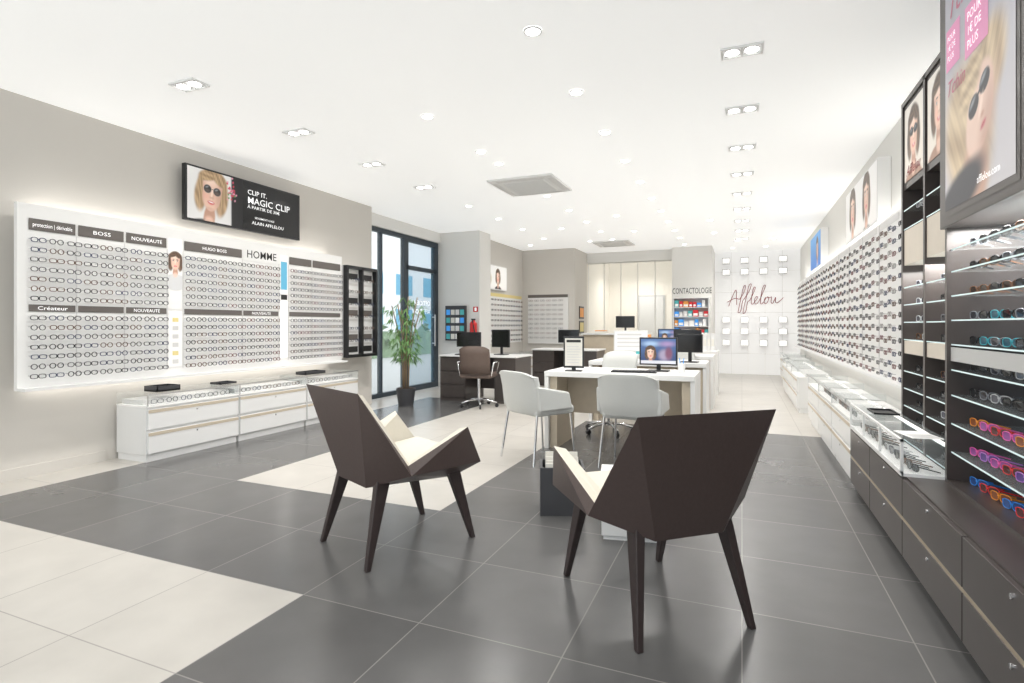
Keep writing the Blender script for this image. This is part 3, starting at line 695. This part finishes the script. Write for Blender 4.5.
# ------------------------------------------------------------- pillar things
t=thing('brochure_rack','dark wall rack with colourful brochures on the white pillar','brochure rack',(-5.08,9.4,.9))
part(t,'rack_body',MB().box(-5.30,-4.87,9.33,9.3995,.9,1.57),['darkg'],world=True)
cc=['teal','paper','postw','blue','paper','grey']
for r in range(4):
    for c in range(4):
        part(t,'brochure',MB().box(-5.275+c*.1,-5.195+c*.1,9.322,9.3295,.93+r*.155,1.03+r*.155),[cc[(r*3+c)%6]],'printed brochure',world=True)
t=thing('fire_extinguisher','red fire extinguisher hung on the white pillar','fire extinguisher',(-4.68,9.3,.85))
part(t,'cylinder',MB().cyl((0,0,0),(0,0,.38),.07).cyl((0,0,.38),(0,0,.44),.07,.025),['fire'],'red steel cylinder')
part(t,'valve',MB().box(-.02,.02,-.05,.05,.44,.47).cyl((0,-.05,.46),(.06,-.06,.2),.012,m=0),['black']); part(t,'wall_hook',MB().box(-.03,.03,.06,.0995,.3,.36),['steel'])
solo('fire_sign','small square red fire equipment sign','sign',MB().box(-4.73,-4.63,9.394,9.3995,1.45,1.55).box(-4.70,-4.66,9.3935,9.394,1.47,1.53,1),['fire','ptxt'],(-4.68,9.396,1.45),world=True)
# ------------------------------------------------------------- alcove displays
def small_board(o,ax,w,z0,z1,rot,label,hmat='hdr'):
    t=thing('alcove_display_panel',label,'display panel',o)
    pl=PL(o,ax); n=pl.n
    def bx(u0,u1,v0,v1,d0,d1):
        return [pl.o+pl.ax*u+n*d+Z*v for v in(v0,v1) for u,d in((u0,d0),(u1,d0),(u1,d1),(u0,d1))]
    part(t,'board',MB().hexa(bx(0,w,z0,z1,.001,.04)),['panel'],world=True)
    b=MB().hexa(bx(0,w,z1-.07,z1,.04,.046)); part(t,'header_strip',b,[hmat],world=True)
    L=[]
    z=z1-.14
    while z>z0+.03:
        for k in range(int(w/.15)): L.append(pl.o+pl.ax*(.08+k*.15)+n*.073+Z*z)
        z-=.11
    stuff_glasses(L,rot,'eyeglasses','rows of small eyeglasses on the alcove panel',.8)
small_board((-4.9,10.1,0),(0,1,0),2.1,.80,1.88,math.pi/2,'white wall panel with yellow header and children eyeglasses','yellow')
small_board((-4.75,12.4,0),(1,0,0),1.0,.76,1.92,0,'white wall panel with dark header and eyeglasses')
t=thing('wall_lightbox','white lightbox poster with smiling face on the alcove wall','poster',(-4.9,10.65,1.95))
part(t,'box',MB().box(-4.899,-4.83,10.05,11.25,1.95,2.47),['white'],world=True)
P=Paint(1.16,.48,60,26,(.85,.84,.82),(.9,.9,.88)); P.face(.7,.27,.34,glasses='none',hair=DARKH); P.e(.25,.2,.12,.12,(.6,.55,.45),.4)
P.put(t,'poster_face',PL((-4.83,10.05,1.95),(0,1,0)),.02,.02,1)
for i,(c,zz) in enumerate((('orange',1.35),('yellow',1.0))):
    solo('framed_picture','small framed colourful picture on the beige wall','picture',MB().box(-3.595,-3.58,12.75,13.15,zz,zz+.3).box(-3.58,-3.577,12.79,13.11,zz+.04,zz+.26,1),['black',c],(-3.59,12.95,zz),world=True)
t=thing('reception_counter','white reception counter with beige wood front','counter',(-2.6,12.3,0))
part(t,'body',MB().box(-.7,.7,-.25,.25,0,.98),['wood']); part(t,'countertop',MB().box(-.74,.74,-.29,.29,.98,1.02),['white'],bevel=.004)
monitor((-2.4,12.3,1.02),0,.42,.26,None,'black monitor on the reception counter')
solo('document_stack','stack of papers on the reception counter','papers',MB().box(-.12,.12,-.15,.15,0,.04).box(-.11,.11,-.14,.14,.04,.06,1),['paper','orange'],(-2.95,12.3,1.02))
t=thing('wall_shelf_unit','white wall shelf unit with contact lens product boxes','shelf',(-1.06,13.2,.95))
for x in(-1.45,-.69): part(t,'side_panel',MB().box(x,x+.02,12.98,13.199,.95,1.82),['white'],world=True)
for i in range(5): part(t,'shelf_board',MB().box(-1.43,-.69,12.98,13.199,.95+i*.2125,.965+i*.2125),['white'],world=True)
for i in range(4):
    x=-1.42
    while x<-.76:
        w=random.choice([.07,.09,.11]); h=random.uniform(.09,.17)
        if x+w>-.70: break
        solo('product_box','small coloured contact lens carton on a shelf','box',MB().box(0,w,0,.09,0,h).box(.008,w-.008,-.001,0,.02,h*.5,1),[random.choice(['teal','orange','postw','blue','white','red']),'postw'],(x,13.03,.965+i*.2125),group='cartons on the contact lens shelf')
        x+=w+.015
b=MB(); pl=PL((-1.06,13.2,1.92),(1,0,0)); txt(b,pl,'CONTACTOLOGIE',0,0,.19,0,1,'C',width=.86)
solo('wall_lettering','dark wall lettering reading CONTACTOLOGIE above the shelves','sign',b,['ink'],(-1.06,13.198,1.9),world=True)
# feature wall
b=MB(); pl=PL((0,14.6,0),(1,0,0))
for i in range(1,5): rect(b,pl,-.62+i*.378-.003,-.62+i*.378+.003,0,3,0,1)
for i in range(1,6): rect(b,pl,-.62,1.27,i*.5-.003,i*.5+.003,0,1)
struct('trim_1',b,['rail'])
b=MB(); script_logo(b,PL((-.30,14.598,1.68),(1,0,0)),0,0,1.15,.38,.009,0)
solo('logo_lettering','thin dark red handwritten logo reading Afflelou on the white wall','logo',b,['crim'],(.30,14.59,1.78),world=True)
cube=None
random.seed(2)
for i in range(4):
    for z in(2.70,2.42,1.25,.97,.69):
        x=-.36+i*.42
        if cube is None:
            cube=thing('niche_box','small lit white cube holding one pair of glasses','display cube',(x,14.6,z),group='lit display cubes on the feature wall')
            bb=MB()
            for q in((-.09,.09,0,.012),(-.09,.09,.138,.15)): bb.box(q[0],q[1],-.10,-.001,q[2],q[3])
            bb.box(-.09,-.078,-.10,-.001,.012,.138).box(.078,.09,-.10,-.001,.012,.138)
            part(cube,'box',bb,['ring']); part(cube,'lit_back',MB().box(-.078,.078,-.01,-.003,.012,.138),['led'],'glowing back panel')
            part(cube,'eyeglasses',MB().merge(glasses_mb('soft',False,d=.05,r=.005,sc_=.9),Matrix.Translation((0,-.07,.045))),['f_black'])
        else: copy_tree(cube,(x,14.6,z))
# ------------------------------------------------------------- right wall display
RX=1.15
dr=thing('wall_display_panel','long pale wall panel densely hung with eyeglasses','display panel',(1.27,9.0,.78))
part(dr,'mounting_box',MB().box(RX+.03,1.2695,4.6,13.2,.85,2.05),['whitem'],world=True)
R2=[1.98-.1*i for i in range(13)]
b=MB().box(RX,RX+.04,4.36,13.5,.76,2.12)
for i in range(1,12): y=4.36+i*.76; b.box(RX-.006,RX,y-.012,y+.012,.78,2.1,1)
part(dr,'board',b,['panel','rail'],world=True)
pl=PL((RX,13.5,0),(0,-1,0))
for i in range(12):
    b=MB(); rect(b,pl,.04+i*.76,.70+i*.76,2.04,2.10,0,2); part(dr,'header_strip',b,['rail'],'grey header strip',world=True)
part(dr,'ledge',MB().box(RX-.10,RX,4.36,13.5,.74,.76),['white'],world=True)
YR=[4.36+.76*s+.10+.14*k for s in range(12) for k in range(5)]
for y in YR[:5]:
    for z in R2: put_glasses((RX-GD+.001,y,z),-math.pi/2,'eyeglasses on the pale wall panel','coloured-frame eyeglasses on a pale wall holder',True)
stuff_glasses([Vector((RX-GD+.001,y,z+.012*((j%2)*2-1))) for j,y in enumerate(YR[5:]) for k,z in enumerate(R2)],-math.pi/2,'eyeglasses','dense rows of eyeglasses along the pale wall panel',.78,cs=('f_gun','f_tort','f_navy','f_silver','f_wine'),r=.0034)
t=thing('wall_lightbox','white lightbox with two portrait photographs high on the wall','poster',(1.27,6.85,2.16))
part(t,'box',MB().box(1.16,1.2695,6.02,7.69,2.16,2.76),['white'],world=True,bevel=.005)
P=Paint(1.63,.56,100,34,(.82,.80,.78),(.92,.91,.9)); P.face(.42,.33,.5,glasses='none',hair=DARKH,body=(.6,.58,.55)); P.face(1.16,.33,.5,glasses='none',hair=DARKH,body=(.3,.28,.27))
P.put(t,'poster_face',PL((1.16,7.69,2.16),(0,-1,0)),.02,.02,1)
t=thing('wall_lightbox','blue lightbox sign on the white wall','sign',(1.27,10.7,2.16))
part(t,'box',MB().box(1.16,1.2695,10.0,11.4,2.16,2.76),['white'],world=True,bevel=.005)
P=Paint(1.36,.56,60,26,(.03,.18,.62),(.10,.42,.85)); P.face(.95,.3,.4,glasses='none',hair=DARKH,body=(.1,.3,.7))
P.put(t,'poster_face',PL((1.16,11.4,2.16),(0,-1,0)),.02,.02,1)
# ------------------------------------------------------------- right dark base cabinets
def base_unit(y0,y1):
    w=y1-y0; t=thing('base_drawer_cabinet','dark brown lacquered drawer cabinet with champagne strip','cabinet',(1.0,(y0+y1)/2,0),-math.pi/2,'dark base cabinets')
    D=.54
    part(t,'body',MB().box(-w/2,w/2,-D/2+.02,D/2-.01,.05,.45),['choc'])
    part(t,'plinth',MB().box(-w/2,w/2,-D/2+.04,D/2-.01,0,.05),['black'])
    for z0,z1 in((.06,.235),(.255,.44)):
        d=part(t,'drawer',MB().box(-w/2+.004,w/2-.004,-D/2,-D/2+.02,z0,z1),['choc'],bevel=.002)
        part(d,'drawer_lock',MB().cyl((0,-D/2,z1-.035),(0,-D/2-.005,z1-.035),.009),['chrome'],'small round chrome lock')
    part(t,'metal_strip',MB().box(-w/2,w/2,-D/2+.004,-D/2+.02,.235,.255),['gold'],'champagne metal strip')
for a,c in((4.0,4.66),(3.25,4.0),(2.45,3.25),(1.65,2.45),(.85,1.65)): base_unit(a,c)
t=thing('glass_counter_case','glass counter case with white frame full of sunglasses','display case',(.84,3.95,.45))
part(t,'tray',MB().box(.73,.945,3.26,4.66,.45,.465),['whitem'],world=True)
part(t,'light_strip',MB().box(.93,.94,3.28,4.64,.595,.61),['led'],world=True)
b=MB().box(.73,.735,3.26,4.66,.465,.62).box(.735,.945,3.26,3.266,.465,.62).box(.735,.945,4.654,4.66,.465,.62).box(.73,.945,3.26,4.66,.62,.628)
part(t,'glass_panes',b,['glass'],world=True)
b=MB()
for y in(3.26,3.725,4.19,4.64): b.box(.726,.738,y,y+.016,.465,.632)
b.box(.726,.738,3.26,4.656,.62,.632).box(.726,.738,3.26,4.656,.452,.475)
part(t,'edge_trim',b,['white'],world=True)
SG={}
SS=.76
def sung(loc,rot,c,group,label=None):
    if c in SG:
        copy_tree(SG[c],loc,rot)['group']=group; return
    t=thing('sunglasses',(label or c.replace('clear','translucent grey')+' framed sunglasses with dark lenses on a glass shelf'),'sunglasses',loc,rot,group)
    fm=MB(); lens=[]
    for s in(-1,1):
        pts=[];
        for i in range(16):
            w=2*math.pi*i/16;cx,q=math.cos(w),math.sin(w)
            pts.append((s*.0355+.031*math.copysign(abs(cx)**.7,cx),abs(s*.0355+.031*cx)**2*2.2,.026+.023*math.copysign(abs(q)**.7,q)))
        fm.tube(pts,.0026,(0,1,0),6,True)
        lens.append(MB().add([(p[0],p[1],p[2]) for p in pts],[tuple(range(16))]))
    fm.box(-.009,.009,-.003,.004,.030,.038)
    tl=[MB().hexa([(s*.068-.0018,.008,.034),(s*.068+.0018,.008,.034),(s*.062+.0018,.14,.0),(s*.062-.0018,.14,.0),(s*.068-.0018,.008,.042),(s*.068+.0018,.008,.042),(s*.062+.0018,.14,.008),(s*.062-.0018,.14,.008)]) for s in(-1,1)]
    for m_ in [fm]+lens+tl: m_.v=[(x*SS,y*SS,z*SS) for x,y,z in m_.v]
    part(t,'frame',fm,['s_'+c])
    for l in lens: part(t,'lens',l,['l_'+c],'dark tinted lens')
    for q in tl: part(t,'temple',q,['s_'+c])
    SG[c]=t
random.seed(4)
AR=-math.pi/2+.35
for i,y in enumerate(cols(3.28,4.60,11)): sung((.79,y,.466),-math.pi/2+.25,['black','brown','black','grey','clear','black','brown','black'][i%8],'sunglasses in the counter case')
tray(.85,4.25,.628,.14,.22,.012,'black')
solo('leaflet','white folded leaflet lying on the glass case','leaflet',MB().box(-.07,.07,-.1,.1,0,.004).box(-.06,.06,-.09,.0,.004,.0045,1),['postw','rail'],(.84,3.44,.629),.2)
# near shelf unit A
Y0,Y1=1.75,3.24
t=thing('sunglasses_shelving','dark brown shelving with glass shelves of colourful sunglasses','shelving',(1.08,2.5,.45))
part(t,'back_panel',MB().box(1.225,1.2695,Y0,Y1,.45,1.66),['slate'],world=True)
for y in(Y0,2.40,Y1-.025): part(t,'side_panel',MB().box(.90 if y!=2.40 else .93,1.225,y,y+.025,.45,1.66),['choc'],world=True)
SZ=[.465,.60,.735,.87,.99,1.11,1.225,1.34,1.455,1.56]
part(t,'bottom_board',MB().box(.90,1.225,Y0+.025,Y1-.025,.45,.4645),['choc'],world=True)
for z in SZ[1:]: part(t,'glass_shelf',MB().box(.92,1.225,Y0+.036,Y1-.026,z-.006,z).box(.917,.92,2.426,Y1-.026,z-.006,z,1),['glass','edge'],'clear glass shelf with bright edge',world=True)
part(t,'etched_band',MB().box(.915,.925,2.426,Y1-.026,1.03,1.095),['joint'],'grey decorative band across the shelves',world=True)
part(t,'header_box',MB().box(.885,1.2695,Y0,Y1+.02,1.66,2.99),['choc'],world=True,bevel=.004)
area((1.05,2.82,1.65),(0,0,0),.22,.7,12,(1,.98,.95)); area((1.05,3.77,1.54),(0,0,0),.2,.8,9,(1,.98,.95))  # area lamps added inside both units to brighten the shelves
pl=PL((.885,3.17,1.73),(0,-1,0)); PW=.72;PH=1.22
P=Paint(PW,PH,130,220,(.58,.56,.58),(.40,.40,.46))
bl=((.38,.27,.17),(.72,.58,.40))
def fx(x,y): return .41+(x-.40)*.82,.10+(y-.10)*.80
def PE(x,y,rx,ry,c,soft=.08,rot=0,op=1): u,v=fx(x,y); P.e(u,v,rx*.82,ry*.82,c,soft,rot,op)
def PH_(x,y,rx,ry,soft,rot,f): u,v=fx(x,y); P.hair(u,v,rx*.82,ry*.82,*bl,soft,rot,f)
PH_(.22,.34,.30,.38,.3,.5,60); PH_(.50,.58,.17,.22,.3,-.6,50)
PE(.34,.10,.15,.18,(.56,.36,.28),.3,.3); PE(.39,.40,.15,.235,(.76,.56,.47),.10,-.45); PE(.35,.33,.12,.15,(.76,.56,.47),.3,-.4); PE(.49,.33,.07,.2,(.50,.31,.25),.9,-.4,.7)
PE(.30,.47,.05,.08,(.90,.72,.62),.9,-.4,.5)
PH_(.27,.59,.17,.10,.3,.7,50)
PE(.315,.44,.072,.050,(.03,.03,.04),.10,.55); PE(.450,.52,.068,.047,(.03,.03,.04),.10,.55); PE(.385,.49,.04,.008,(.03,.03,.04),.3,.55); PE(.30,.46,.04,.012,(.4,.42,.46),.9,.55,.7); PE(.435,.54,.04,.012,(.4,.42,.46),.9,.55,.7)
PE(.405,.41,.015,.055,(.90,.71,.61),.8,-.4,.8); PE(.425,.365,.022,.012,(.5,.27,.2),.8,.5,.8)
PE(.435,.31,.036,.016,(.55,.18,.19),.5,.5); PE(.437,.311,.03,.003,(.35,.05,.07),.6,.5); PE(.45,.25,.04,.02,(.56,.34,.27),.9,.5,.5)
PE(.10,.02,.36,.12,(.06,.06,.07),.25,.3)
P.put(t,'advert_photo',pl,0,0,2,'photo of woman wearing dark sunglasses')
b=MB()
rect(b,pl,-.03,PW+.03,-.03,PH+.03,0,1)
rect(b,pl,.02,.19,.64,.83,1,3); rect(b,pl,.25,.49,.60,.82,1,3)
txt(b,pl,'Tchin',.03,.87,.16,2,3,shear=.4); txt(b,pl,'Tchin',.02,.52,.10,2,3,shear=.4)
for i,s in enumerate(('POUR','1€ DE','PLUS')): txt(b,pl,s,.28,.75-i*.06,.055,3,4); txt(b,pl,s,.04,.77-i*.045,.038,3,4)
txt(b,pl,'afflelou.com',.40,.04,.045,3,7)
part(t,'advert_lettering',b,['choc','pink','rose','ptxt'],'pink squares and lettering on the advert',world=True)
YC=[3.115,3.0,2.885,2.77,2.655]
rc=[['blue','red','orange','blue','red'],['pink','violet','pink','red','violet'],['orange','pink','red','pink','orange'],['black','grey','clear','black','black'],['black','black','grey','black','clear'],['black','teal','grey','teal','black'],['grey','black','teal','black','grey'],['brown','brown','black','brown','black'],['black','brown','black','grey','black'],['grey','black','black','black','brown']]
for r,z in enumerate(SZ):
    for k in range(5): sung((.985,YC[k],z+.0005),AR,rc[r][k],'sunglasses on the glass shelves')
# tall unit B
Y0,Y1=3.29,4.25
t=thing('tall_display_shelving','tall dark framed shelving with lit boxes and sunglasses','shelving',(1.1,3.77,.45))
part(t,'back_panel',MB().box(1.24,1.2695,Y0,Y1,.45,2.62),['slate'],world=True)
for y in(Y0,3.755,Y1-.03): part(t,'side_panel',MB().box(.95,1.24,y,y+.03,.45,2.62),['choc'],world=True)
part(t,'top_panel',MB().box(.95,1.24,Y0+.03,Y1-.03,2.59,2.62),['choc'],world=True)
for z0,z1 in((1.58,1.80),(1.02,1.10)):
    for a,c in((Y0+.03,3.755),(3.785,Y1-.03)): part(t,'lit_box',MB().box(.96,1.24,a,c,z0,z1),['beigebox'],'beige printed box',world=True)
for a,c in((Y0+.03,3.755),(3.785,Y1-.03)): part(t,'poster_box',MB().box(.96,1.24,a,c,2.06,2.59),['choc'],world=True)
for y in(3.75,4.215):
    pl=PL((.96,y,2.08),(0,-1,0)); P=Paint(.38,.46,50,60,(.74,.68,.60),(.82,.78,.72))
    P.face(.19,.27,.34,glasses='wide' if y>4 else 'none',hair=DARKH,body=(.35,.2,.14)); P.put(t,'poster_face',pl,.02,.02,2,'framed portrait poster')
    if y>4:
        b=MB(); txt(b,pl,'Afflelou',.21,.05,.09,0,3,'C',width=.3,shear=.4); part(t,'poster_lettering',b,['crim'],world=True)
BZ=[.47,.58,.69,.80,.91,1.11,1.22,1.33,1.44,1.81,1.93]
for z in BZ: 
    for a,c in((Y0+.031,3.754),(3.786,Y1-.031)): part(t,'glass_shelf',MB().box(.96,1.24,a,c,z-.006,z).box(.957,.96,a,c,z-.006,z,1),['glass','edge'],'clear glass shelf with bright edge',world=True)
for r,z in enumerate(BZ):
    for y in(3.395,3.52,3.645,3.86,3.985,4.11): sung((1.02,y,z+.0005),AR,random.choice(['black','brown','black','grey','clear']),'sunglasses on the tall shelving')
t=thing('office_table','white table behind the glass partition','table',(-2.9,14.9,0))
part(t,'tabletop',MB().box(-.5,.5,-.3,.3,.72,.75),['white'])
for a in(-1,1):
    for c in(-1,1): part(t,'leg',MB().box(a*.46-.02,a*.46+.02,c*.26-.02,c*.26+.02,0,.72),['steel'])
# ------------------------------------------------------------- daylight & camera
area((-2.0,-1.5,1.5),(math.pi/2,0,math.pi),6.2,2.6,250,(.97,.985,1))  # unseen area lamp added behind the camera, standing for shopfront daylight
wd=bpy.data.worlds.new('world'); sc.world=wd; wd.use_nodes=True
bg=wd.node_tree.nodes['Background']; bg.inputs['Color'].default_value=(.88,.95,1,1); bg.inputs['Strength'].default_value=1.2
cam=bpy.data.cameras.new('camera'); co=bpy.data.objects.new('camera',cam); COL.objects.link(co)
co.location=(0,0,1.2); co.rotation_euler=(math.pi/2,0,math.radians(22.69)); cam.sensor_width=36; cam.lens=36*550/1024; cam.shift_y=-16.5/1024; cam.clip_start=.05
sc.camera=co
sc.view_settings.view_transform='Standard'
sc.view_settings.exposure=.38
